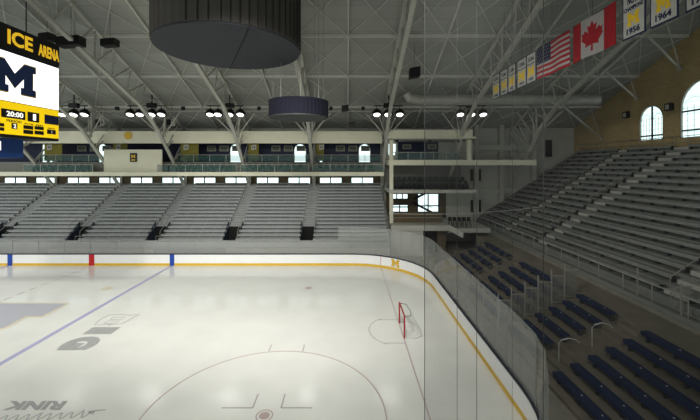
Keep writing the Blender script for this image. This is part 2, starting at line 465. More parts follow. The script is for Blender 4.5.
# M emblem on the corner boards and a thin red goal line mark
def on_board(t0):                                  # position along the far corner, t in radians from +y
    cx,cy=RINK_X1-R,RINK_Y1-R
    return lambda s_,z:(cx+(R-.015)*math.sin(t0+s_/R),cy+(R-.015)*math.cos(t0+s_/R),z)
cxx=RINK_X1-R
MB().box(3.02,3.08,32.25,32.4,.1,1.04).build('goal_line_mark',M['red'],boards)
m_=MB(); block_M(0,.30,.85,.66,on_board(math.asin((3.95-cxx)/R)),m_,(-.01,-.02,0))
m_.build('emblem',M['yellow'],boards)

gl=thing('rink_glass',(0,RINK_Y1,1.1),'clear protective glass panes standing on the white rink boards','glass')
C_=rink_path(.05); D_=rink_path(.075)
# resample the board path so panes are even
def resample(path,step):
    out=[path[0]]; acc=0
    for i in range(len(path)-1):
        a=Vector(path[i]); b=Vector(path[i+1]); L=(b-a).length; t=step-acc
        while t<=L: out.append(tuple(a+(b-a)*t/L)); t+=step
        acc=(acc+L)%step if True else 0
        acc=L-(t-step)
    return out
Rp=resample(rink_path(.07),1.22)
for i in range(len(Rp)-1):
    a,b=Rp[i],Rp[i+1]
    if b[1]<RINK_Y0+1.2 and b[0]<5.0: break
    if b[0]<-.6 and b[1]>30: z=2.35
    else: z=3.6
    m_=MB(); m_.bar((a[0],a[1],(1.1+z)/2),(b[0],b[1],(1.1+z)/2),.014,z-1.1); m_.build('glass_pane',M['glass'],gl)
    if i%2==0:
        MB().bar((b[0],b[1],1.1),(b[0],b[1],z),.03).build('joint_strip',M['greysteel'],gl)

# goal
g=thing('hockey_goal',(3.08,20.0,0),'red framed hockey goal with white net on the goal line','hockey goal')
for y in (19.08,20.92): MB().tube([(3.08,y,0),(3.08,y,1.24)],.045,10).build('post',M['goalred'],g)
MB().tube([(3.08,19.05,1.22),(3.08,20.95,1.22)],.045,10).build('crossbar',M['goalred'],g)
MB().tube([(3.08,19.08,.04),(3.7,19.0,.04),(4.05,19.3,.04),(4.15,20,.04),(4.05,20.7,.04),(3.7,21.0,.04),(3.08,20.92,.04)],.03,6).build('base_frame',M['netcord'],g)
MB().tube([(3.08,19.08,1.2),(3.45,19.2,1.17),(3.55,20,1.15),(3.45,20.8,1.17),(3.08,20.92,1.2)],.022,6).build('top_frame',M['greysteel'],g)
MB().tube([(3.55,20,1.15),(4.15,20,.05)],.025,6).build('centre_stay',M['netcord'],g)
m_=MB()
n=18
for k in range(n+1):
    y=19.08+1.84*k/n; yy=19.25+1.5*k/n
    m_.bar((3.5,yy,1.16),(4.1,y,.05),.004)
for k in range(9):
    t=k/8; m_.bar((3.5+.6*t,19.2-.1*t,1.16-1.1*t),(3.5+.6*t,20.8+.1*t,1.16-1.1*t),.004)
for s_ in (19.08,20.92):
    for k in range(8): m_.bar((3.1,s_,1.2-.15*k),(3.45+.08*k,s_+.02,1.16-.15*k),.004)
m_.build('net',M['netcord'],g)

# ================================================================== FAR STAND
NR=17; TR=.53; RS=.32; Y0,Z0=35.0,1.45
def rowz(j): return Z0+RS*(j+1)
struct('wall_front', MB().box(XL,4.2,34.75,35.0,-.12,1.75), M['tier'])
VX=[TX[0],TX[1]+.6,TX[2]+.6,TX[3]+.6,TX[4]+.3,TX[5]]                                           # aisles at the truss planes
struct('trim_20', MB().box(-29.5,-19.2,34.68,34.75,-.1,1.15), M['wallg'])
struct('trim_21', MB().box(-12.0,4.2,34.68,34.75,-.1,1.2), M['wallg'])
tiers=MB()
GAP=.75
edges=[XL]+[v for a in VX[1:6] for v in (a-GAP,a+GAP)]+[4.2]
for j in range(NR):
    y=Y0+TR*j; z=rowz(j)-.0
    if j in (1,2,3):                              # vomitory gaps in the lowest rows
        for i in range(0,len(edges),2): tiers.box(edges[i],edges[i+1],y,y+TR,z-.7,z)
    else: tiers.box(XL,4.2,y,y+TR,z-.7,z)
tiers.box(XL,4.2,Y0+TR*NR,44.0,z-.6,z+.25)
st=tiers.build('stepped_stand',M['tier'],loc=(-20,35,0))
tag(st,'long grey stepped concrete stand along the far side of the ice','stand')
ORD=['lowest','second','third','fourth','fifth','sixth','seventh','eighth','ninth','tenth','eleventh','twelfth','thirteenth','fourteenth','fifteenth','sixteenth','seventeenth','eighteenth']
secs=[(XL+.1,-36.25,'far stand section under the scoreboard'),
      (-34.95,-28.15,'far stand section behind the red boards stripe'),
      (-26.85,-20.15,'far stand section below the cream wall panel'),
      (-18.85,-12.45,'far stand section straight below the big drum'),
      (-11.15,-4.75,'far stand section below the small drum'),
      (-3.45,4.0,'rightmost section of the far stand')]
def far_bench(name,x0,x1):
    m_=MB(); L=x1-x0
    m_.box(0,L,.06,.36,.25,.30)                    # plank
    m_.box(0,L,.04,.07,.10,.30)
    n=max(2,int(L/1.25))
    for k in range(n+1):
        x=.1+(L-.2)*k/n; m_.box(x-.03,x+.03,.08,.34,.0,.25)
    m_.cur=1
    nn=int(L/.55)
    for k in range(nn): 
        x=.3+k*.55; m_.box(x-.035,x+.035,.035,.04,.2,.26)
    return m_
for si,(x0,x1,txt) in enumerate(secs):
    me=None
    for j in range(NR):
        lab='grey bench, %s row up, %s'%(ORD[j],txt)
        loc=(x0,Y0+TR*j,rowz(j))
        if me is None:
            o=far_bench('bleacher_bench',x0,x1).build('bleacher_bench',[M['bench'],M['rail']]); o.location=loc; me=o
        else: o=me.copy(); COL.objects.link(o); o.location=loc
        tag(o,lab,'bench','grey bleacher benches of the far stand')
# aisle stairs, vomitories, handrails
VN=['first stair from the left, under the scoreboard','stair left of the red stripe','stair between the red stripe and the blue stripe','stair left of the small drum','rightmost stair of the far stand']
VN=['behind the left blue stripe','right of the red boards stripe' ,'right of the middle blue stripe','below the gap between the two drums','below the small navy drum']
for k,x in enumerate(VX[1:6]):
    m_=MB()
    for j in range(4,NR):
        for h in (0,1):
            y=Y0+TR*j+h*TR/2; m_.box(x-.6,x+.6,y-.02,Y0+TR*(j+1),rowz(j)+.0,rowz(j)+.02+h*RS/2)
    o=m_.build('aisle_stair',M['tier'],loc=(x,Y0+TR*4,rowz(4)))
    tag(o,'narrow concrete aisle stair '+VN[k],'stairs','aisle stairs of the far stand')
    # vomitory
    v=thing('stand_entrance',(x,Y0,0),'dark entrance at the foot of the aisle stair '+VN[k],'entrance','dark entrances of the far stand')
    MB().box(x-GAP,x+GAP,Y0+TR*4-.08,Y0+TR*4-.01,-.12,rowz(3)+.2).build('opening_shade',M['dark'],v)  # dark panel painted as the shade of the passage behind
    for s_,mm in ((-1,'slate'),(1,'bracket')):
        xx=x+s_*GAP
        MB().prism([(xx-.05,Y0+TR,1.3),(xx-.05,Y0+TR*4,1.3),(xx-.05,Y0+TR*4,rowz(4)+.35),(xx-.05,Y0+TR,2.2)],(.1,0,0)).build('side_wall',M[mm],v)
    mr=MB()
    for s_ in (-1,1):
        mr.tube([(x+s_*.8,Y0+.1,1.5),(x+s_*.8,Y0+.1,2.75),(x+s_*.8,Y0+TR*4,rowz(4)+1.0)],.025,6)
    mr.bar((x-.8,Y0+TR*4,rowz(4)+.9),(x+.8,Y0+TR*4,rowz(4)+.9),.05)
    mr.build('guard_rail',M['rail'],v)
    h=MB()
    h.tube([(x-.05,Y0+TR*6,rowz(6)),(x-.05,Y0+TR*6,rowz(6)+.85),(x-.05,Y0+TR*12,rowz(12)+.85),(x-.05,Y0+TR*12,rowz(12))],.022,6)
    tag(h.build('stair_handrail',M['rail'],loc=(x,Y0+TR*6,rowz(6))),'thin pale handrail of the aisle stair '+VN[k],'handrail','handrails of the far stand')
# front rail of the stand & low dividers behind the glass
for x0,x1,lab in ((-27.0,-21.2,'pale barrier rail on the front edge of the far stand, behind the red stripe'),(-19.0,-13.2,'pale barrier rail on the far stand edge, right of the middle blue stripe'),
                  (-11.0,-5.2,'pale barrier rail on the far stand edge, below the small navy drum'),(-3,4,'pale barrier rail on the far stand edge, at its right end')):
    h=MB(); h.tube([(x0,34.88,2.35),(x1,34.88,2.35)],.02,6)
    n=4
    for k in range(n+1): xx=x0+(x1-x0)*k/n; h.tube([(xx,34.88,1.75),(xx,34.88,2.35)],.018,6)
    tag(h.build('barrier_rail',M['rail'],loc=(x0,34.88,1.75)),lab,'railing','front barrier rails of the far stand')
# slanting end screen of the far stand
m_=MB(); m_.prism([(4.2,35.0,-.1),(4.2,44,-.1),(4.2,44,7.4),(4.2,35,2.2)],(.12,0,0))
tag(m_.build('stand_side_wall',M['greysteel'],loc=(4.2,35,0)),'grey side wall closing the right end of the far stand','wall')
m_=MB(); m_.prism([(4.0,36.3,3.1),(4.0,37.1,3.1),(4.0,41.0,8.0),(4.0,41.0,13.0),(4.0,40.4,13.0),(4.0,38.8,7.0)],(.15,0,0))

# ================================================================== TRUSSES
LOW=[(43.5,6.6),(40.4,10.0),(37.3,13.1),(34.1,15.2),(26.5,18.15),(20,20.7)]
UP=[(43.7,6.6),(43.7,13.6),(39.4,15.55),(29,19.75),(20,23.45)]
def interp(path,t):
    Ls=[math.dist(path[i],path[i+1]) for i in range(len(path)-1)]; T=sum(Ls)*t
    for i,L in enumerate(Ls):
        if T<=L+1e-6: k=T/L; return (path[i][0]+(path[i+1][0]-path[i][0])*k, path[i][1]+(path[i+1][1]-path[i][1])*k)
        T-=L
    return path[-1]
def make_truss(loc,label):
    x0,base=loc[0],None
    t=thing('roof_truss',loc,label,'roof truss','steel roof trusses spanning the rink')
    X=loc[0]
    def chord(path,w,h,name):
        m_=MB()
        full=path+[(40-d,z) for d,z in path[-2::-1] if 40-d<36]
        for i in range(len(full)-1): m_.bar((X,)+full[i],(X,)+full[i+1],w,h,up=(1,0,0))
        m_.build(name,M['steel'],t)
    chord(LOW,.20,.34,'lower_chord'); chord(UP,.18,.26,'upper_chord')
    n=13
    for k in range(1,n):
        for mir in (0,1):
            a=interp(LOW,k/n); b=interp(UP,(k+(-.35))/n if k>3 else (k)/n); c=interp(UP,min(1,(k+.55)/n))
            if mir: a,b,c=[(40-q[0],q[1]) for q in (a,b,c)]
            if mir and k<3: continue
            MB().bar((X,)+a,(X,)+b,.09,.12).bar((X,)+a,(X,)+c,.09,.12).build('web_brace',M['steel'],t)
    # knee braces to both sides
    for s_ in (-1,1):
        MB().bar((X,38.3,12.4),(X+s_*2.3,37.2,14.9),.10).build('knee_brace',M['steel'],t)
        MB().bar((X,38.3,12.4),(X+s_*1.1,36.6,14.95),.07).build('knee_brace',M['steel'],t)
    MB().bar((X+.25,38.2,12.4),(X+.25,38.4,15.7),.16).build('hanger_post',M['steel'],t)
    return t
TL=['steel roof truss leftmost, mostly hidden by the scoreboard','pale steel roof truss passing just behind the scoreboard face','pale steel roof truss beside the right edge of the scoreboard','pale steel roof truss rising between scoreboard and big drum',
    'pale steel roof truss whose leg stands below the big drum','pale steel roof truss passing behind the small navy drum','pale steel roof truss ending at the left edge of the press box',
    'pale steel roof truss right of the press box, behind the small banners','pale steel roof truss at the right, passing behind the two flags']
tr0=None
for X,lab in zip(TX,TL):
    if X<-43: continue
    if tr0 is None: tr0=make_truss((X,43.5,6.6),lab)
    else: copy_tree(tr0,(X,43.5,6.6),lab)
# knee struts from the right truss to the end wall
for i,((a,b),lab) in enumerate(zip([((20.3,24.1,18.5),(28.25,29.9,17.6)),((20.3,27.9,16.9),(28.25,34.4,15.9)),((20.3,33.3,15.0),(28.25,39.2,12.4))],
        ['pale diagonal strut meeting the tan wall highest, under the white banners','pale diagonal strut meeting the tan wall left of the smaller arched window','pale diagonal strut meeting the tan wall lowest, at its far end'])):
    m_=MB().tube([a,b],.09,8); m_.lathe(b,[(.2,-.1),(.2,0)],12,axis=(1,0,0))
    m_.bar(a,(24.3,(a[1]+b[1])/2,roofz((a[1]+b[1])/2)-.2),.07)
    m_.bar(b,(24.3,(a[1]+b[1])/2,roofz((a[1]+b[1])/2)-.2),.07)
    tag(m_.build('diagonal_strut',M['steel'],loc=a),lab,'strut','struts to the end wall')
# long pipe / service beam with boxes
sp=MB().tube([(XL,36.9,15.05),(16,36.9,15.05)],.05,6)
tag(sp.build('service_pipe',M['steel'],loc=(0,36.9,15.05)),'long thin horizontal pipe running above the flood lights','pipe')

# duct
m_=MB(); m_.tube([(5.9,35.2,16.6),(6.2,35.3,16.15),(7.2,35.4,15.95),(12,35.4,15.95),(20,35.4,15.95),(25.2,35.4,15.95)],.52,18)
for x in (9,12,15,18,21,24): m_.tube([(x,35.4,15.95),(x+.12,35.4,15.95)],.56,18)
tag(m_.build('air_duct',M['duct'],loc=(6,35.4,16),smooth=False),'fat round ventilation duct above the press box, running to the right','duct')

# flood lights
def make_flood(loc,label):
    t=thing('flood_light',loc,label,'flood light','flood lights under the trusses')
    x,y,z=loc
    MB().lathe((x,y,z),[(.08,.56),(.24,.5),(.42,.28),(.50,0),(.50,-.08)],20,axis=(0,.4,1)).build('housing',M['black'],t)
    MB().lathe((x,y-.03,z-.075),[(.30,-.06),(.36,0)],20,axis=(0,.4,1)).build('lens',M['lamp'],t)
    MB().bar((x,y+.05,z+.45),(x,y+.05,z+.8),.06).build('yoke',M['black'],t)
    return t
FL={-28.1:[-1.2,0,1.1],-20.1:[-2.2,-1.2,0,1.0],-12.1:[-2.0,-1.2,0,1.1],4.2:[-1.2,-.05,1.15],12.75:[-1.2,-.05,1.15],-36.2:[-1.1,0,1.1]}
PN={-28.1:'cluster by the scoreboard',-20.1:'cluster between scoreboard and drums',-12.1:'cluster below the big drum',4.2:'cluster left of the press box',12.75:'cluster right of the press box',-36.2:'cluster hidden behind the scoreboard'}
OT=['leftmost lamp','second lamp from the left','third lamp from the left','rightmost lamp']
fl0=None
for X,offs in FL.items():
    m_=MB(); m_.box(X+offs[0]-.3,X+offs[-1]+.3,36.1,36.2,15.42,15.52)
    m_.bar((X,36.15,15.5),(X,36.15,16.6),.1)
    m_.box(X-.5,X+.4,36.0,36.4,15.3,15.75)
    tag(m_.build('lamp_rack',M['black'],loc=(X,36.15,15.5)),'black bracket rack carrying the flood light '+PN[X],'rack','racks carrying flood lights')
    for i,o_ in enumerate(offs):
        nm=OT[i] if i<len(offs)-1 else OT[3]
        if i==1 and len(offs)==3: nm='middle lamp'
        lab='black domed flood light, %s of the %s'%(nm,PN[X])
        if fl0 is None: fl0=make_flood((X+o_,36.1,14.62),lab)
        else: copy_tree(fl0,(X+o_,36.1,14.62),lab)
# speakers and small black boxes
def speaker(c,s,label,rot=0):
    t=thing('loudspeaker',c,label,'speaker','black loudspeakers hung from the roof')
    a,b,h=s
    m_=MB(); m_.prism([(c[0]-a/2,c[1]-b/2,c[2]-h/2),(c[0]+a/2,c[1]-b/2,c[2]-h/2*.7),(c[0]+a/2,c[1]-b/2,c[2]+h/2),(c[0]-a/2,c[1]-b/2,c[2]+h/2*.7)],(0,b,0))
    m_.build('cabinet',M['black'],t)
    MB().prism([(c[0]-a/2*.85,c[1]-b/2-.02,c[2]-h/2*.8),(c[0]+a/2*.85,c[1]-b/2-.02,c[2]-h/2*.55),(c[0]+a/2*.85,c[1]-b/2-.02,c[2]+h/2*.8),(c[0]-a/2*.85,c[1]-b/2-.02,c[2]+h/2*.55)],(0,.02,0)).build('grille',M['black'],t)
    MB().bar((c[0],c[1],c[2]),(c[0],c[1],roofz(c[1])-.05),.02).build('hanger',M['bracket'],t)
speaker(at(71,42,26),(1.65,.8,.78),'long black loudspeaker hanging right of the scoreboard top')
speaker(at(110,43,27),(1.05,.7,.62),'smaller black loudspeaker hanging between scoreboard and big drum')
speaker(at(47,38,27),(.8,.7,.7),'black loudspeaker hanging against the top corner of the scoreboard')
speaker(at(414.5,73,30),(.85,.8,.95),'tilted black loudspeaker hanging alone above the press box')
speaker(at(345,108.5,36),(.7,.6,.7),'square black loudspeaker on the pipe right of the small drum')
speaker(at(352,124,39),(.75,.4,.5),'flat black box below the pipe right of the small drum')
for px,lab in ((183,'left of the big cluster'),(259,'left of the small drum'),(331,'touching the right side of the small drum'),(363,'left of the press box lamps'),(117,'beside the scoreboard lamps')):
    c=at(px,108.5,36.85); m_=MB().box(c[0]-.17,c[0]+.17,36.75,37.0,c[2]-.17,c[2]+.2)
    tag(m_.build('junction_box',M['black'],loc=c),'tiny black box on the horizontal pipe, '+lab,'box','small boxes on the pipe')
for px,dg in ((102,'0'),(173,'1')):
    c=at(px,122.5,38.8); t=thing('number_sign',c,'small hanging sign with white %s, %s'%(dg,'near the scoreboard' if dg=='0' else 'below the drum at left'),'sign','hanging number signs')
    MB().box(c[0]-.75,c[0]-.25,c[1],c[1]+.3,c[2]-.3,c[2]+.35).build('case',M['black'],t)
    MB().box(c[0]-.22,c[0]+.22,c[1],c[1]+.06,c[2]-.38,c[2]+.38).build('panel',M['bannerw'],t)
    MB().text(dg,lambda u,v:Vector((c[0]-.09+.18*u,c[1]-.02,c[2]-.2+.4*v)),(0,.02,0),.02).build('digit',M['black'],t)
    MB().bar((c[0]-.2,c[1]+.15,c[2]+.2),(c[0]-.2,c[1]+.15,roofz(c[1])-.1),.03).build('hanger',M['bracket'],t)

# ================================================================== DRUMS
def drum(c,r,z0,z1_,label,fab,bot,seams,name,pleat=.035):
    t=thing(name,(c[0],c[1],z0),label,'hanging drum')
    n=96; m_=MB(); vs=[];fs=[]
    for z in (z0,z1_):
        for k in range(n):
            rr=r-(pleat if k%2 else 0); a=2*PI*k/n; vs.append((c[0]+rr*math.cos(a),c[1]+rr*math.sin(a),z))
    for k in range(n): fs.append((k,(k+1)%n,n+(k+1)%n,n+k))
    fs.append(tuple(range(n,2*n))); fs.append(tuple(range(n)))
    m_.add(vs,fs).build('fabric_shell',M[fab],t)
    MB().lathe((c[0],c[1],z0-.10),[(r-.06,0),(r-.06,.09)],64).build('bottom_panel',M[bot],t)
    for a in seams:
        a=math.radians(a); p=(c[0]+(r+.01)*math.cos(a),c[1]+(r+.01)*math.sin(a))
        MB().bar((p[0],p[1],z0+.02),(p[0],p[1],z1_-.02),.05).build('seam',M['seam'],t)
    for k in range(8):
        a=2*PI*k/8+.2; p=(c[0]+(r-.3)*math.cos(a),c[1]+(r-.3)*math.sin(a))
        MB().bar((p[0],p[1],z1_-.05),(p[0],p[1],roofz(p[1])-.05),.022).build('hanging_cable',M['rail'],t)
    return t
bd=drum((-6.69,20.0),4.0,16.0,19.0,'huge taupe fabric drum with dark flat underside hanging over the ice','drumfab','drumbot',[-100,-92,-85,-77,-71,-65,-59,-53,-47,-41,-35,-29,-23,-17,-11,-5],'ceiling_drum')
MB().bar((-7.9,23.7,15.88),(-4.6,16.5,15.88),.05,.03).build('underside_seam',M['seam'],bd)
drum((-3.3,23.8),2.0,12.65,13.68,'small navy blue fabric drum hanging beyond the big one','navyfab','bracket',[],'ceiling_drum',.02)

# ================================================================== SCOREBOARD
XF=-19.8; c0=(-24.0,20.0)
sb=thing('scoreboard',(c0[0],c0[1],9.9),'hanging four-sided scoreboard with white M screen and yellow score panel','scoreboard')
hw=4.18
def fx(px): return F*XF/(px-CX)                   # depth on the face plane from a column
def fz(px,py): return H-(py-CY)*fx(px)/F
MB().box(c0[0]-hw,XF-.05,c0[1]-hw,c0[1]+hw,11.02,16.2).build('body',M['sbframe'],sb)
MB().box(c0[0]-hw+.1,XF-.02,c0[1]-hw-.02,c0[1]+hw+.02,16.2,17.6).build('sign_band',M['sbframe'],sb)
sc=MB().box(XF-.05,XF,c0[1]-hw+.05,c0[1]+hw-.06,13.15,16.0).build('video_screen',M['sbwhite'],sb)
m_=MB(); block_M(0,0,1,1,lambda u,v:(XF+.001,19.50+2.87*u,13.62+1.97*v),m_,(.006,0,0))
m_.build('emblem_outline',M['bannery'],sc)
m_=MB(); block_M(0,0,1,1,lambda u,v:(XF+.004,19.56+2.75*u,13.68+1.85*v),m_,(.012,0,0))
m_.build('emblem',M['sbM'],sc)
yp=MB().box(XF-.05,XF,c0[1]-hw+.05,c0[1]+hw-.06,11.2,13.1).build('score_panel',M['sbyellow'],sb)
def facebox(px0,px1,py0,py1,name,m,par,th=.02,out=0):
    ya,yb=fx(px0),fx(px1); pm=(px0+px1)/2
    o=MB().box(XF+out,XF+out+th,ya,yb,fz(pm,py1),fz(pm,py0)).build(name,m,par); return (ya,yb,fz(pm,py1),fz(pm,py0),o)
def facetext(t,ya,yb,za,zb,m,par,name='lettering',out=.022,bold=.02):
    return MB().text(t,lambda u,v:Vector((XF+out,ya+(yb-ya)*u,za+(zb-za)*v)),(.012,0,0),bold).build(name,m,par)
a=facebox(1,25,110,118.5,'clock_window',M['sbframe'],yp); facetext('20:00',a[0]+.3,a[1]-.15,a[2]+.1,a[3]-.1,M['digit'],yp,'clock_digits')
a=facebox(27.5,39,112.5,122,'score_window',M['sbframe'],yp); facetext('1',a[0]+.36,a[0]+.56,a[2]+.1,a[3]-.1,M['digit'],yp,'score_digit',bold=.0)
facebox(44.5,58.3,115.5,124.5,'message_window',M['sbnavy'],yp)
a=facebox(11.5,17,123.2,129,'period_window',M['sbframe'],yp); facetext('2',a[0]+.1,a[1]-.08,a[2]+.05,a[3]-.05,M['digit'],yp,'period_digit')
facebox(-6,4,122.8,126,'penalty_window',M['sbframe'],yp); facebox(-6,4,127,130.5,'penalty_window',M['sbframe'],yp)
for p0,p1 in ((23.3,33),(34.5,43.5)):
    for q0,q1 in ((125.6,129.2),(130,134)): facebox(p0,p1,q0+ (p0-23)*.08,q1+(p0-23)*.06,'penalty_window',M['sbframe'],yp)
a=facebox(47,55.5,129.8,134.2,'shots_window',M['sbframe'],yp); facetext('3',a[0]+.35,a[1]-.32,a[2]+.04,a[3]-.04,M['digit'],yp,'shots_digit')
ya,yb=fx(6.5),fx(21.5); facetext('PERIOD',ya,yb,fz(14,122.6),fz(14,120.0),M['sbframe'],yp,'period_lettering',.002,.01)
ya,yb=fx(25),fx(32); facetext('PLYR  PEN',fx(24.5),fx(42.5),fz(33,125.6),fz(33,123.9),M['sbframe'],yp,'penalty_lettering',.002,.01)
facetext('SHOTS',fx(48),fx(54.5),fz(51,129.2),fz(51,127.9),M['sbframe'],yp,'shots_lettering',.002,.01)
facetext('YOST',16.2,19.6,16.5,17.38,M['sbletter'],sb,'yost_lettering',-.01,.03)
facetext('ICE',20.5,22.15,16.48,17.36,M['sbletter'],sb,'ice_lettering',-.01,.03)
facetext('ARENA',22.55,24.16,16.45,17.2,M['sbletter'],sb,'arena_lettering',-.01,.03)
lb=MB().box(c0[0]-2.9,-21.1,c0[1]-2.9,c0[1]+2.9,9.85,11.02).build('lower_ring',M['sbblue'],sb)
MB().box(-21.1,-21.07,20.2,21.4,10.3,10.85).build('ring_lettering',M['digit'],sb)
for sx_ in (-1,1):
    for sy_ in (-1,1):
        p=(c0[0]+sx_*3,c0[1]+sy_*3); MB().bar((p[0],p[1],17.55),(p[0],p[1],roofz(p[1])-.05),.05).build('hanging_cable',M['bracket'],sb)

# ================================================================== BALCONY FITTINGS
secX=[(TX[i],TX[i+1]) for i in range(0,6)]
place=['at the far left behind the scoreboard','left of the scoreboard edge','above the cream panel','under the big drum','between the two drums','under the small navy drum']
for i,(a,b) in enumerate(secX):
    if b<-36: continue
    closed = abs(a+28.1)<.1
    where={-36.2:'under the scoreboard',-28.1:'beside the cream wall panel',-20.1:'left of the big drum',-12.1:'between the two drums',-4.1:'right of the small drum'}[a]
    # railings front
    for yy,z0_,z1_,lv in ((39.08,8.62,9.42,'front'),(41.1,9.75,10.55,'rear')):
        if closed and lv=='rear': continue
        xa=b-1.6 if (closed) else a+.2
        if closed: xa=b-.9
        t=thing('balcony_railing',((xa+b)/2,yy,z0_),'%s balcony railing with greenish glass, stretch %s'%(lv,where),'railing','balcony railings')
        xa2=xa; xb2=b-.2 if not closed else b+.1
        if closed: xa2,xb2=b-1.0,b+.2
        n=max(1,int((xb2-xa2)/1.6))
        for k in range(n+1): x=xa2+(xb2-xa2)*k/n; MB().box(x-.03,x+.03,yy-.02,yy+.02,z0_,z1_).build('post',M['rail'],t)
        MB().box(xa2,xb2,yy-.03,yy+.03,z1_,z1_+.06).build('top_rail',M['rail'],t)
        MB().box(xa2+.05,xb2-.05,yy-.006,yy+.006,z0_+.08,z1_-.05).build('glass_infill',M['balglass'],t)
    if closed:
        p=MB().box(a+.4,b-1.0,40.0,40.15,8.62,11.15)
        t=thing('wall_panel',((a+b)/2,40.1,8.62),'large cream wall panel on the balcony carrying a small black sign','panel')
        p.build('board',M['cream'],t)
        c=at(133.5,157.5,39.95); s_=MB().box(c[0]-.38,c[0]+.38,39.9,40.0,c[2]-.5,c[2]+.5).build('sign_plate',M['black'],t)
        m_=MB(); block_M(c[0]-.24,c[2]-.05,.48,.36,lambda u,v:(u,39.885,v),m_,(0,.02,0)); m_.build('sign_emblem',M['yellow'],t)
        MB().box(c[0]-.22,c[0]+.22,39.885,39.9,c[2]-.36,c[2]-.2).build('sign_text_bar',M['yellow'],t)
        # yellow round mark on the fascia above
        c=at(128,135.5,40.45); tag(MB().lathe((c[0],40.44,c[2]),[(.45,0),(.45,.08)],24,axis=(0,1,0)).build('round_emblem',M['yellow'],loc=(c[0],40.44,c[2])),'round yellow emblem on the cream fascia above the cream wall panel','emblem')
    # olive banner with white sign
    if a>-40:
        xo=a+.6+ (0)
        t=thing('olive_banner',(xo+.9,41.6,9.75),'olive green hanging banner with a white sign, '+where,'banner','olive banners on the balcony')
        wd={-36.2:1.9,-28.1:1.5,-20.1:1.9,-12.1:1.0,-4.1:.7}[a]
        MB().box(xo-.2,xo+wd,41.55,41.6,9.9,11.9).build('cloth',M['olive'],t)
        sgn=MB().prism([(xo+.15,41.5,11.15),(xo+.72,41.5,11.25),(xo+.72,41.5,11.85),(xo+.15,41.5,11.75)],(0,.04,0)).build('sign',M['bannerw'],t)
        MB().text('H',lambda u,v:Vector((xo+.3+.28*u,41.485,11.34+.3*v)),(0,.012,0),.02).build('lettering',M['black'],t)
    # framed pictures on the navy wall
    if not closed:
        for k in range(3):
            x=a+ {0:3.2,1:4.75,2:6.3}[k]; z=11.45
            o=MB().box(x-.55,x+.55,43.68,43.8,z-.35,z+.35)
            t=thing('framed_picture',(x,43.7,z),'framed picture, %s of three on the navy wall, %s'%(['left','middle','right'][k],where),'picture','framed pictures above the balcony')
            o.build('frame',M['frame'],t); MB().box(x-.42,x+.42,43.66,43.68,z-.24,z+.24).build('print',M['photo'],t)
        # balcony seats (dark) two rows
        for row,(yy,zz) in enumerate(((39.9,8.62),(42.2,9.75))):
            pass
# seats on the balcony and in the press box: make one, copy
def make_seat(loc,label,grp):
    t=thing('folding_seat',loc,label,'seat',grp); x,y,z=loc
    MB().box(x-.23,x+.23,y-.2,y+.2,z+.40,z+.47).build('seat',M['blackfab'],t)
    MB().box(x-.23,x+.23,y+.17,y+.24,z+.47,z+.95).build('backrest',M['blackfab'],t)
    MB().box(x-.25,x-.21,y-.15,y+.2,z,z+.6).build('leg',M['bracket'],t); MB().box(x+.21,x+.25,y-.15,y+.2,z,z+.6).build('leg',M['bracket'],t)
    return t
s0=None
for a,where in ((-36.2,'under the scoreboard'),(-20.1,'below the big drum'),(-12.1,'between the drums'),(-4.1,'right of the small drum')):
    for k in range(9):
        loc=(a+1.0+k*.72,39.75,8.62); lab='dark folding seat on the balcony behind the front railing, stretch '+where
        grp='dark balcony seats '+where
        if s0 is None: s0=make_seat(loc,lab,grp)
        else: o=copy_tree(s0,loc,lab); o['group']=grp

# ================================================================== PRESS BOX CORNER
pb=thing('press_box',(4.4,38.0,2.5),'cream two-storey press box in the far corner with open navy interior','press box')
MB().box(4.25,13.5,38.0,39.2,12.35,13.2).box(4.3,13.8,37.8,38.0,12.25,12.45).build('canopy',M['cream'],pb)
MB().box(4.3,13.5,38.1,43.8,12.15,12.3).build('soffit',M['ceil'],pb)
MB().box(4.5,20.4,38.0,43.8,9.38,9.95).build('upper_floor',M['cream'],pb)
MB().box(4.5,15.0,42.0,42.2,9.95,12.15).build('end_lining',M['steel'],pb)
MB().box(6.0,10.8,41.9,42.0,9.95,12.15).build('back_panel',M['navy'],pb)
MB().box(4.9,5.7,41.93,41.98,10.6,11.9).build('side_window',M['daylight'],pb)
for x in (7.05,10.05): 
    f_=MB().box(x-.5,x+.5,41.84,41.9,11.3,11.85).build('picture_frame',M['frame'],pb); MB().box(x-.38,x+.38,41.82,41.84,11.4,11.76).build('picture_print',M['photo'],f_)
MB().box(5.2,12.2,38.5,38.56,9.95,10.75).build('counter_glass',M['balglass'],pb)
for k in range(6): x=5.2+k*1.4; MB().box(x-.03,x+.03,38.42,38.48,9.95,10.85).build('rail_post',M['rail'],pb)
MB().box(4.7,20.2,38.40,38.46,10.75,10.82).build('hand_rail',M['rail'],pb)
for x in (4.75,13.2): MB().box(x-.2,x+.2,38.1,38.5,2.4 if x<5 else 9.95,12.3).build('column',M['cream'],pb)
MB().box(4.5,14.0,38.0,43.5,6.35,6.72).build('lower_floor',M['wallg'],pb)
MB().box(4.5,13.6,42.4,42.5,6.72,9.38).build('lower_back_panel',M['greysteel'],pb)
for k,(px,py) in enumerate(((397,140.8),(430,140.8),(459,140.8))):
    c=at(px,py,38.4); speaker_=MB().box(c[0]-.17,c[0]+.17,38.3,38.6,c[2]-.15,c[2]+.15)
    tag(speaker_.build('soffit_speaker',M['black'],loc=c),'small black box under the press box canopy, %s of three'%['left','middle','right'][k],'speaker','boxes under the press box canopy')
for row in range(2):
    for k in range(14):
        loc=(5.2+k*.6,38.6+row*1.1,6.72+.4*row); o=copy_tree(s0,loc,'dark seat in the %s row on the lower floor of the press box'%['front','rear'][row]); o['group']='press box seats, %s row'%['front','rear'][row]
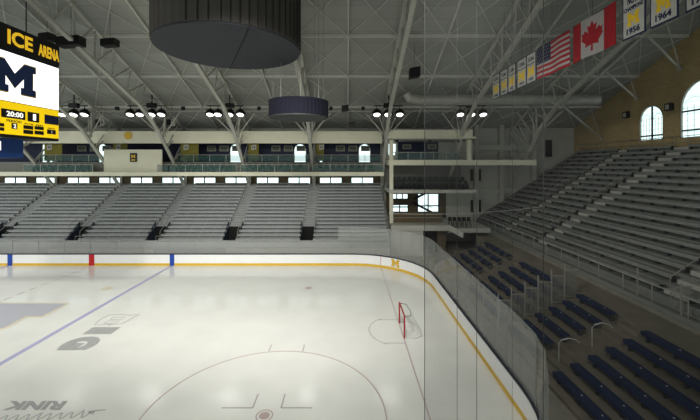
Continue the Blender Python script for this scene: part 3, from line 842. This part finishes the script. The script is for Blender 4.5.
MB().box(4.6,13.4,39.3,40.6,6.72,7.12).build('seat_riser',M['bracket'],pb)
# small boxes along the right gallery
for k,(px,py) in enumerate(((486,139.8),(507,139.8),(463,183))): pass
# landing deck with dark tunnel below
ld=thing('landing_deck',(4.5,36.4,2.4),'grey concrete landing deck over the dark tunnel mouth in the far corner','deck')
pA=at(386,232,37.0); pB=at(449,225,37.0)
MB().box(4.5,10.6,36.6,43.8,2.55,3.1).build('slab',M['wallg'],ld)
MB().box(4.5,10.4,38.6,38.8,3.1,4.2).build('rear_parapet',M['brown'],ld)
MB().box(8.0,10.6,38.5,38.7,-.1,2.55).build('tunnel_shade',M['dark'],ld)  # dark panel painted as the shade under the deck
MB().box(9.7,10.6,38.0,38.3,-.1,2.5).build('tunnel_side',M['brown'],ld)
MB().box(4.35,7.9,36.8,37.1,-.1,2.55).build('support_wall',M['wallg'],ld)
MB().tube([(4.6,36.7,3.9),(10.5,36.7,3.9)],.03,6).build('guard_rail',M['rail'],ld)
MB().prism([(10.6,36.6,2.55),(10.6,36.6,3.15),(11.8,35.9,2.5),(11.8,35.9,1.95)],(0,.2,0)).build('stair_stringer',M['wallg'],ld)
# black stools on the deck
def make_stool(loc,label):
    t=thing('black_stool',loc,label,'stool','black stools by the landing deck'); x,y,z=loc
    MB().lathe((x,y,z+.72),[(.2,0),(.2,.06)],12).build('seat',M['black'],t)
    for sx_ in (-1,1):
        for sy_ in (-1,1): MB().bar((x+sx_*.2,y+sy_*.2,z),(x+sx_*.12,y+sy_*.12,z+.72),.04).build('leg',M['black'],t)
    MB().box(x-.2,x+.2,y+.16,y+.2,z+.78,z+1.1).build('backrest',M['black'],t)
    return t
st0=None
struct('trim_8',MB().box(10.6,15.0,36.9,43.9,2.3,2.75),M['wallg'])
for k in range(5):
    loc=(10.9+.5*k,37.4,2.75)
    if st0 is None: st0=make_stool(loc,'black stool in the row on the deck right of the tunnel')
    else: copy_tree(st0,loc)
# gallery to the right of the press box: doors in the pale back wall
for k,(a,b,c,e) in enumerate(((470,481,169,181),(470.5,481,200,213),(545,552,140,157))):
    p=at(a,e,43.9); q=at(b,c,43.9)
    o=struct('door_%d'%(k+1),MB().box(p[0],q[0],43.88,44.0,p[2],q[2]),M['dark'])
    MB().box(p[0]-.08,p[0],43.84,44.0,p[2],q[2]+.08).box(q[0],q[0]+.08,43.84,44.0,p[2],q[2]+.08).box(p[0],q[0],43.84,44.0,q[2],q[2]+.08).build('door_frame',M['steel'],o)
struct('trim_9',MB().box(13.6,24.0,43.6,44.0,5.9,6.5),M['wallg'])
struct('trim_10',MB().box(13.5,23.6,43.2,43.9,11.2,11.9),M['wallg'])
for k,x in enumerate((15.9,19.0,23.0)):
    struct('trim_%d'%(11+k),MB().box(x-.25,x+.25,43.3,44.0,-.1,15),M['wallg'])

# ================================================================== END STAND, LOWER BOWL
EX0=8.6; EP=.76; ER=.35
m_=MB()
for i in range(6):
    x=EX0+EP*i; m_.box(x,x+EP,7.5,33.5,-.12,.05+ER*i)
m_.box(EX0+EP*6,15.0,7.5,36.0,-.12,.05+ER*6)                   # walkway
m_.box(EX0+EP*3,15.0,33.5,36.0,-.12,.8)
lt=m_.build('lower_stand',M['endtier'],loc=(11,20,0)); tag(lt,'low worn concrete stepped stand behind the end boards, carrying navy seats','stand')
WZ=.05+ER*6
def navy_row(L):
    t=thing('navy_bench',(0,0,0),'x','bench','navy bench rows behind the end boards')
    s_=MB().box(.28,.62,0,L,.38,.45); s_.build('seat_board',M['navyseat'],t)
    MB().box(.25,.28,0,L,.28,.45).build('front_lip',M['navyseat'],t)
    n=max(2,int(L/1.3)+1)
    for k in range(n): y=.15+(L-.3)*k/(n-1); MB().box(.36,.56,y-.03,y+.03,0,.38).build('bracket',M['bracket'],t)
    nn=int(L/1.1)
    for k in range(nn): y=.6+k*1.1; MB().box(.43,.47,y-.03,y+.03,.45,.456).build('number_plate',M['numplate'],t)
    return t
GR=[(8.6,15.2,range(0,6),'nearest group, bottom right'),(17.0,19.5,range(0,6),'group between chrome handrails and barred fence'),
    (20.6,26.0,range(0,6),'group beyond the barred fence'),(27.9,32.6,range(1,6),'farthest group')]
for (a,b,rg,txt) in GR:
    src=None
    for i in rg:
        loc=(EX0+EP*i,a,.05+ER*i); lab='navy plastic bench, %s row up from the glass, %s'%(ORD[i].replace('lowest','first'),txt)
        if src is None: src=navy_row(b-a); src.location=loc; src['label']=lab
        else: copy_tree(src,loc,lab)
# aisle steps in the lower stand
for a,b,txt in ((15.3,16.9,'with two curved chrome handrails'),(26.1,27.8,'near the rink corner')):
    m_=MB()
    for i in range(6): m_.box(EX0+EP*i+EP/2,EX0+EP*(i+1)-.01,a+.2,b-.2,.05+ER*i,.05+ER*i+ER/2)
    tag(m_.build('lower_aisle_steps',M['endtier'],loc=(EX0,a,0)),'half-height concrete aisle steps between navy benches, '+txt,'stairs','aisle steps between navy benches')
for i,txt in ((1,'lower'),(3,'upper')):
    x=EX0+EP*i+.3; z=.05+ER*i; y=16.1
    tag(MB().tube([(x,y,z),(x,y,z+.85),(x+.12,y,z+1.0),(x+.45,y,z+1.08),(x+.8,y,z+1.0),(x+.95,y,z+.85)],.025,8).build('curved_handrail',M['chrome'],loc=(x,y,z)),
        'curved chrome handrail, the %s of two in the aisle between navy benches'%txt,'handrail','curved chrome aisle handrails')
# stepped barred fence
fe=thing('barred_fence',(EX0,20.1,0),'stepped grey fence of upright bars across the navy bench rows','fence')
nb=0
for i in range(6):
    x0=EX0+EP*i; z=.05+ER*i; top=z+1.6
    MB().box(x0-.025,x0+.025,20.08,20.13,z-.1,top+.4).build('post',M['rail'],fe)
    MB().box(x0,x0+EP,20.085,20.125,top,top+.05).build('top_rail',M['rail'],fe)
    MB().box(x0,x0+EP,20.085,20.125,z+.08,z+.12).build('bottom_rail',M['rail'],fe)
    for k in range(1,10): MB().box(x0+EP*k/10-.015,x0+EP*k/10+.015,20.09,20.115,z+.12,top).build('bar',M['greysteel'],fe)
# tall thin posts with top rails beyond
for yy,lab in ((26.0,'thin stepped pipe guard rail on the near side of the corner aisle'),(27.9,'thin stepped pipe guard rail on the far side of the corner aisle')):
    t=thing('stepped_guard',(EX0,yy,0),lab,'railing','stepped pipe guards')
    for i in (1,3,5): 
        z=.05+ER*i; x=EX0+EP*i+.1
        MB().tube([(x,yy,z),(x,yy,z+1.0)],.013,6).build('post',M['greysteel'],t)
    MB().tube([(EX0+EP+.1,yy,1.0+.05+ER),(EX0+EP*5+.1,yy,1.0+.05+ER*5)],.014,6).build('top_rail',M['greysteel'],t)

# ================================================================== END STAND, UPPER BOWL
UX0=15.9; UP_=.68; UR=.46; UN=18; UZ0=2.85
m_=MB()
m_.box(15.0,15.2,7.5,43.0,-.12,WZ+.45)                          # parapet curb
m_.box(15.2,UX0,7.5,43.0,-.12,WZ+.3)
for i in range(UN):
    x=UX0+UP_*i; m_.box(x,x+UP_,7.5,43.2,-.12 if i==0 else UZ0+UR*i-1.2,UZ0+UR*i)
m_.box(UX0+UP_*UN,28.2,7.5,43.2,9.5,UZ0+UR*UN-.2)
m_.prism([(15.0,43.2,-.12),(28.2,43.2,-.12),(28.2,43.2,UZ0+UR*UN-.2),(UX0,43.2,UZ0)],(0,.2,0))
tag(m_.build('upper_stand',M['endup'],loc=(20,25,3)),'big grey stepped upper stand climbing to the tan wall','stand')
m_=MB().box(14.93,15.0,7.5,36,WZ-.0,WZ+.22)
tag(m_.build('curb_strip',M['concrete'],loc=(14.95,20,WZ)),'pale concrete curb strip between walkway and upper stand','curb')
def up_bench(L):
    t=thing('upper_bench',(0,0,0),'x','bench','grey benches of the upper end stand')
    MB().box(.20,.50,0,L,.36,.41).build('seat_plank',M['benchend'],t)
    MB().box(.17,.20,0,L,.20,.41).build('front_lip',M['benchend'],t)
    n=max(2,int(L/1.6)+1)
    for k in range(n): y=.12+(L-.24)*k/(n-1); MB().box(.22,.46,y-.035,y+.035,0,.36).build('bracket',M['bracket'],t)
    return t
US=[(7.8,16.7,'nearest section at the right edge'),(18.2,28.6,'widest section, below the larger arched window'),(30.1,35.0,'section below the smaller arched window'),(36.1,42.4,'farthest section next to the pale back wall')]
for a,b,txt in US:
    src=None
    for i in range(UN):
        loc=(UX0+UP_*i,a,UZ0+UR*i); lab='grey upper bench, %s row up, %s'%(ORD[i],txt)
        if src is None: src=up_bench(b-a); src.location=loc; src['label']=lab
        else: copy_tree(src,loc,lab)
for k,(yc,txt) in enumerate(((17.45,'at the right edge of the photo'),(29.35,'climbing to the larger arched window'),(35.55,'climbing to the smaller arched window'))):
    m_=MB()
    for i in range(UN):
        x=UX0+UP_*i; z=UZ0+UR*i; m_.box(x+UP_/2,x+UP_-.01,yc-.62,yc+.62,z,z+UR/2)
    tag(m_.build('upper_aisle_stair',M['stairup'],loc=(UX0,yc,UZ0)),'pale aisle stair of the upper end stand, '+txt,'stairs','aisle stairs of the upper stand')
    t=thing('aisle_handrail',(UX0,yc,UZ0),'thin pipe handrail along the upper aisle stair '+txt,'handrail','upper aisle handrails')
    rr=[(0,4),(6,10)] if k else [(0,6)]
    for a,b in rr:
        MB().tube([(UX0+UP_*a+.1,yc,UZ0+UR*a),(UX0+UP_*a+.1,yc,UZ0+UR*a+1.0),(UX0+UP_*b+.1,yc,UZ0+UR*b+1.0),(UX0+UP_*b+.1,yc,UZ0+UR*b)],.028,6).build('rail',M['rail'],t)
# long rail on the curb
t=thing('walkway_railing',(15.1,20,WZ+.45),'long pale pipe railing on the curb in front of the upper stand','railing')
zt=WZ+1.35
MB().tube([(15.1,8,zt),(15.1,28.6,zt)],.03,6).build('top_rail',M['chrome'],t)
MB().tube([(15.1,30.0,zt),(15.1,42,zt)],.03,6).build('top_rail',M['chrome'],t)
MB().tube([(15.1,8,WZ+.62),(15.1,28.6,WZ+.62)],.022,6).build('lower_rail',M['rail'],t)
y=8.2
while y<42: MB().tube([(15.1,y,WZ+.44),(15.1,y,zt)],.026,6).build('post',M['rail'],t); y+=1.85
# gate with bars
gt=thing('bar_gate',(15.1,17.4,WZ),'tall gate panels of pale upright bars at the foot of the right hand stair','gate')
for yy in (15.9,18.3):
    MB().box(15.05,15.1,yy-.03,yy+.03,WZ,WZ+1.9).build('post',M['rail'],gt)
for k in range(9): MB().box(15.25+k*.11,15.27+k*.11,16.55,16.57,WZ+.3,WZ+1.5).build('bar',M['rail'],gt)
MB().box(15.2,16.2,16.54,16.58,WZ+1.5,WZ+1.55).build('top_rail',M['rail'],gt)
# top rail against the tan wall
t=thing('top_railing',(28.0,36,UZ0+UR*UN),'pipe railing along the top row under the tan wall','railing')
zb=UZ0+UR*UN-.3; 
MB().tube([(28.05,24,zb+1.0),(28.05,43,zb+1.0)],.03,6).build('top_rail',M['rail'],t)
MB().tube([(28.05,24,zb+.5),(28.05,43,zb+.5)],.022,6).build('lower_rail',M['rail'],t)
y=24.2
while y<43: MB().tube([(28.05,y,zb),(28.05,y,zb+1.0)],.026,6).build('post',M['rail'],t); y+=1.2
for k,(px,py,lab) in enumerate(((627,115,'left of the smaller arched window'),(670,107,'between the two arched windows'))):
    d=F*28.2/(px-CX); c=(28.1,d,H-(py-CY)*d/F)
    t=thing('wall_speaker',c,'small black wall speaker '+lab,'speaker','small speakers on the tan wall')
    MB().box(27.95,28.3,d-.28,d+.28,c[2]-.32,c[2]+.32).build('cabinet',M['black'],t)
    MB().box(27.93,27.95,d-.16,d+.16,c[2]-.2,c[2]+.2).build('grille',M['wallg'],t)
# hanging cable
pts=[]
for k in range(15):
    u=k/14; px=388+(540-388)*u; py=213.5+.9*math.sin(u*PI)*1.5-6.5*u**2.2
    pts.append(at(px,py,37.6-3.0*u))
tag(MB().tube(pts,.025,6).build('slack_cable',M['numplate'],loc=pts[0]),'white slack cable strung from the press box column to the upper stand','cable')
# things in the rink corner
m_=MB(); m_.ribbon([(8.1,30.6),(9.2,31.8),(10.6,32.6),(12.0,33.0)],.35,.05,.06)
# ================================================================== FLAGS AND BANNERS (plane X = 12)
XB=11.95
def wave(y,z): return XB+.05*math.sin(y*3.1)+.03*math.sin(z*2.0+y)
def cloth(ya,yb,za,zb,mb,n=12,th=.012,off=0):       # wavy panel with thickness
    vs=[];fs=[]
    for s_ in (0,1):
        for i in range(n+1):
            for j in range(2):
                y=ya+(yb-ya)*i/n; z=za+(zb-za)*j; vs.append((wave(y,15.7)+off+s_*th,y,z))
    N=(n+1)*2
    for i in range(n):
        a=i*2; fs.append((a,a+1,a+3,a+2)); fs.append((N+a,N+a+2,N+a+3,N+a+1)); fs.append((a,a+2,N+a+2,N+a)); fs.append((a+1,N+a+1,N+a+3,a+3))
    fs.append((0,N,N+1,1)); fs.append((2*n,2*n+1,N+2*n+1,N+2*n))
    mb.add(vs,fs); return mb
ZB,ZT=14.77,16.68
def hang(t,ya,yb):
    MB().bar((XB,ya,ZT+.02),(XB,yb,ZT+.02),.03).bar((XB,(ya+yb)/2,ZT+.02),(XB,(ya+yb)/2,roofz((ya+yb)/2)-.1),.015).build('hanging_rod',M['bracket'],t)
# Canada
ya,yb=15.65,18.7
t=thing('canada_flag',(XB,(ya+yb)/2,ZT),'Canadian flag, red and white with a maple leaf, hanging flat','flag')
m_=MB(); cloth(ya,yb,ZB,ZT,m_); m_.build('white_field',M['flagwhite'],t)
for a,b in ((ya-.01,ya+.76),(yb-.76,yb+.01)): m_=MB(); cloth(a,b,ZB-.005,ZT+.005,m_,6,.03,-.009); m_.build('red_bar',M['flagred'],t)
half=[(0,1),(.09,.83),(.2,.88),(.15,.62),(.32,.76),(.36,.66),(.50,.69),(.44,.54),(.52,.48),(.27,.28),(.30,.18),(.03,.22),(.04,0)]
leaf=half+[(-u,v) for u,v in half[::-1] if u>0]
yc=(ya+yb)/2
m_=MB(); m_.prism([(wave(yc+u*1.35,15.7)-.02,yc+u*1.35,ZB+.22+v*1.45) for u,v in leaf],(.05,0,0)); m_.build('maple_leaf',M['flagred'],t); hang(t,ya,yb)
# USA: hangs with stars at its far (left) end
ya,yb=19.0,22.15
t=thing('american_flag',(XB,(ya+yb)/2,ZT),'American flag with stars and stripes hanging flat','flag')
m_=MB(); cloth(ya,yb,ZB,ZT,m_); m_.build('white_field',M['flagwhite'],t)
hs=(ZT-ZB)/13
for k in range(0,13,2): m_=MB(); cloth(ya-.004,yb+.004,ZB+k*hs,ZB+(k+1)*hs,m_,12,.026,-.007); m_.build('red_stripe',M['flagred'],t)
can=MB(); cloth(yb-1.3,yb+.01,ZT-7*hs,ZT+.006,can,6,.04,-.014); can=can.build('blue_canton',M['flagblue'],t)
m_=MB()
for r_ in range(5):
    for c in range(6 if r_%2==0 else 5):
        y=yb-.12-(c+(0 if r_%2==0 else .5))*.21; z=ZT-.12-r_*.2
        m_.box(wave(y,15.7)-.022,wave(y,15.7)-.012,y-.025,y+.025,z-.025,z+.025)
m_.build('stars',M['flagwhite'],t); hang(t,ya,yb)
# championship banners
def banner(ya,yb,title,year,label,border='bannern'):
    t=thing('championship_banner',(XB,(ya+yb)/2,ZT),label,'banner','white championship banners'); W=yb-ya
    MB().box(XB,XB+.03,ya,yb,ZB,ZT).build('border',M[border],t)
    MB().box(XB-.012,XB,ya+.06,yb-.06,ZB+.06,ZT-.06).build('cloth',M['bannerw'],t)
    m_=MB(); block_M(0,0,1,1,lambda u,v:(XB-.024,yb-.28-(W-.56)*u,ZB+.5+.55*v),m_,(.012,0,0)); m_.build('emblem',M['bannery'],t)
    fn=lambda y0,y1,z0,z1:(lambda u,v:Vector((XB-.026,y1-(y1-y0)*u,z0+(z1-z0)*v)))
    MB().text(year,fn(ya+.25,yb-.25,ZB+.15,ZB+.42),(.014,0,0),.03).build('year',M['bannern'],t)
    MB().text(title,fn(ya+.1,yb-.1,ZB+1.15,ZB+1.32),(.014,0,0),.02).build('title',M['bannern'],t)
    MB().text('NCAA',fn(ya+.3,yb-.3,ZB+1.42,ZB+1.72),(.014,0,0),.02).build('upper_title',M['bannern'],t)
    hang(t,ya,yb)
banner(14.12,15.3,'CHAMPIONS','1956','white banner reading 1956 next to the Canadian flag')
banner(12.72,13.9,'CHAMPIONS','1964','white banner reading 1964 second from the Canadian flag')
banner(11.3,12.45,'CHAMPIONS','1996','white banner cut by the right edge of the photo')
sm=['nearest the American flag','second from the American flag','third from the American flag','fourth from the American flag','farthest from the American flag']
for k,(a,b) in enumerate(((22.35,23.45),(23.55,24.75),(25.05,26.15),(26.3,27.45),(27.7,28.95))):
    yr=['1955','1953','1952','1951','1948'][k]
    t=thing('small_banner',(XB,(a+b)/2,ZT),'small white and yellow banner, '+sm[k],'banner','row of small white banners left of the flags')
    MB().box(XB,XB+.03,a,b,ZB,ZT).build('border',M['bannern'],t)
    MB().box(XB-.012,XB,a+.04,b-.04,ZB+.04,ZT-.04).build('cloth',M['bannerw'],t)
    m_=MB(); block_M(0,0,1,1,lambda u,v:(XB-.024,b-.18-(b-a-.36)*u,ZB+.42+.62*v),m_,(.012,0,0)); m_.build('emblem',M['bannery'],t)
    MB().box(XB-.018,XB-.01,a+.08,b-.08,ZB+1.18,ZB+1.23).build('fold_line',M['bannern'],t)
    MB().text(yr,lambda u,v:Vector((XB-.024,b-.25-(b-a-.5)*u,ZB+.12+.2*v)),(.012,0,0),.02).build('year',M['bannern'],t)
    MB().text('CCHA',lambda u,v:Vector((XB-.024,b-.2-(b-a-.4)*u,ZB+1.4+.24*v)),(.012,0,0),.02).build('title',M['bannern'],t)
    hang(t,a,b)

# ================================================================== SAFETY NET near the viewer
nt_=thing('safety_net',(4.5,6.95,3.6),'fine dark protective netting hanging over the right half of the view','net')
x0,x1,za,zb2=1.52,7.9,1.2,16.6
m_=MB(); c=.021; w=.0013
k=0
while x0+k*c<=x1: x=x0+k*c; m_.box(x-w/2,x+w/2,6.95-w/2,6.95+w/2,za,zb2); k+=1
k=0
while za+k*c<=zb2: z=za+k*c; m_.box(x0,x1,6.955-w/2,6.955+w/2,z-w/2,z+w/2); k+=1
m_.build('mesh_cords',M['safety'],nt_)
for px,r_ in ((424.5,.010),(457,.006),(476.5,.008),(512,.004),(543,.009)):
    x=(px-CX)*6.95/F; MB().bar((x,6.94,za),(x,6.94,zb2),r_*1.05).build('seam_rope',M['safety'],nt_)
MB().tube([(x0,6.95,zb2),(x1,6.95,zb2)],.02,6).build('head_rope',M['safety'],nt_)
for x in (1.7,4.5,7.6): MB().bar((x,6.95,zb2),(x,6.95,roofz(6.95)-.05),.02).build('hanger',M['safety'],nt_)

# ================================================================== CAMERA, LIGHT, WORLD
sc_=bpy.context.scene
cam=bpy.data.cameras.new('camera'); co=bpy.data.objects.new('camera',cam); COL.objects.link(co)
co.location=(0,0,H); co.rotation_euler=(PI/2,0,0)
cam.sensor_width=36; cam.lens=36*F/700; cam.shift_x=(350-CX)/700; cam.shift_y=-(210-CY)/700; cam.clip_start=.1; cam.clip_end=300
sc_.camera=co
def spot(loc,target,power,angle,blend=.6,rad=.35,col=(1,.99,.95)):
    l=bpy.data.lights.new('arena_and_fill_spot','SPOT'); l.energy=power; l.spot_size=math.radians(angle); l.spot_blend=blend; l.shadow_soft_size=rad; l.color=col
    o=bpy.data.objects.new('arena_and_fill_spot',l); COL.objects.link(o); o.location=loc
    o.rotation_euler=(Vector(target)-Vector(loc)).to_track_quat('-Z','Y').to_euler()
for X in (-36.2,-28.1,-20.1,-12.1,-4.1,4.2):
    spot((X,35.9,14.2),(min(X,0)-1,22,0),110,90,rad=.8)
for X in (-36,-28.1,-20.1,-12.1,-4.1,.0):
    spot((X,9.6,16.2),(X-2,29.5,0),5600,84,.9)  # added row of unseen spots, brightens far ice and far stand
for X in (-36,-28.1,-20.1,-12.1,-4.1,2.0):
    spot((X,4.1,14.5),(X-1,14,0),4000,84,.9)
for Y in (9.6,16.0):
    spot((-3.0,Y,15.8),(22,Y+13,5.5),3000,58,.9)  # added fill spots without fixtures, brighten the end stand
# near side left open: world light fills the hall; area lamp unused
def area(loc,target,power,sx,sy,col):
    l=bpy.data.lights.new('daylight','AREA'); l.energy=power; l.shape='RECTANGLE'; l.size=sx; l.size_y=sy; l.color=col
    o=bpy.data.objects.new('daylight',l); COL.objects.link(o); o.location=loc
    o.rotation_euler=(Vector(target)-Vector(loc)).to_track_quat('-Z','Y').to_euler()
W=bpy.data.worlds.new('World'); sc_.world=W; W.use_nodes=True
bg=W.node_tree.nodes['Background']; bg.inputs[0].default_value=(.86,.93,.95,1); bg.inputs[1].default_value=.95
sc_.view_settings.view_transform='Standard'; sc_.view_settings.look='None'; sc_.view_settings.gamma=1; sc_.view_settings.exposure=.12
for o in list(bpy.data.objects):
    if '_o' in o: del o['_o']
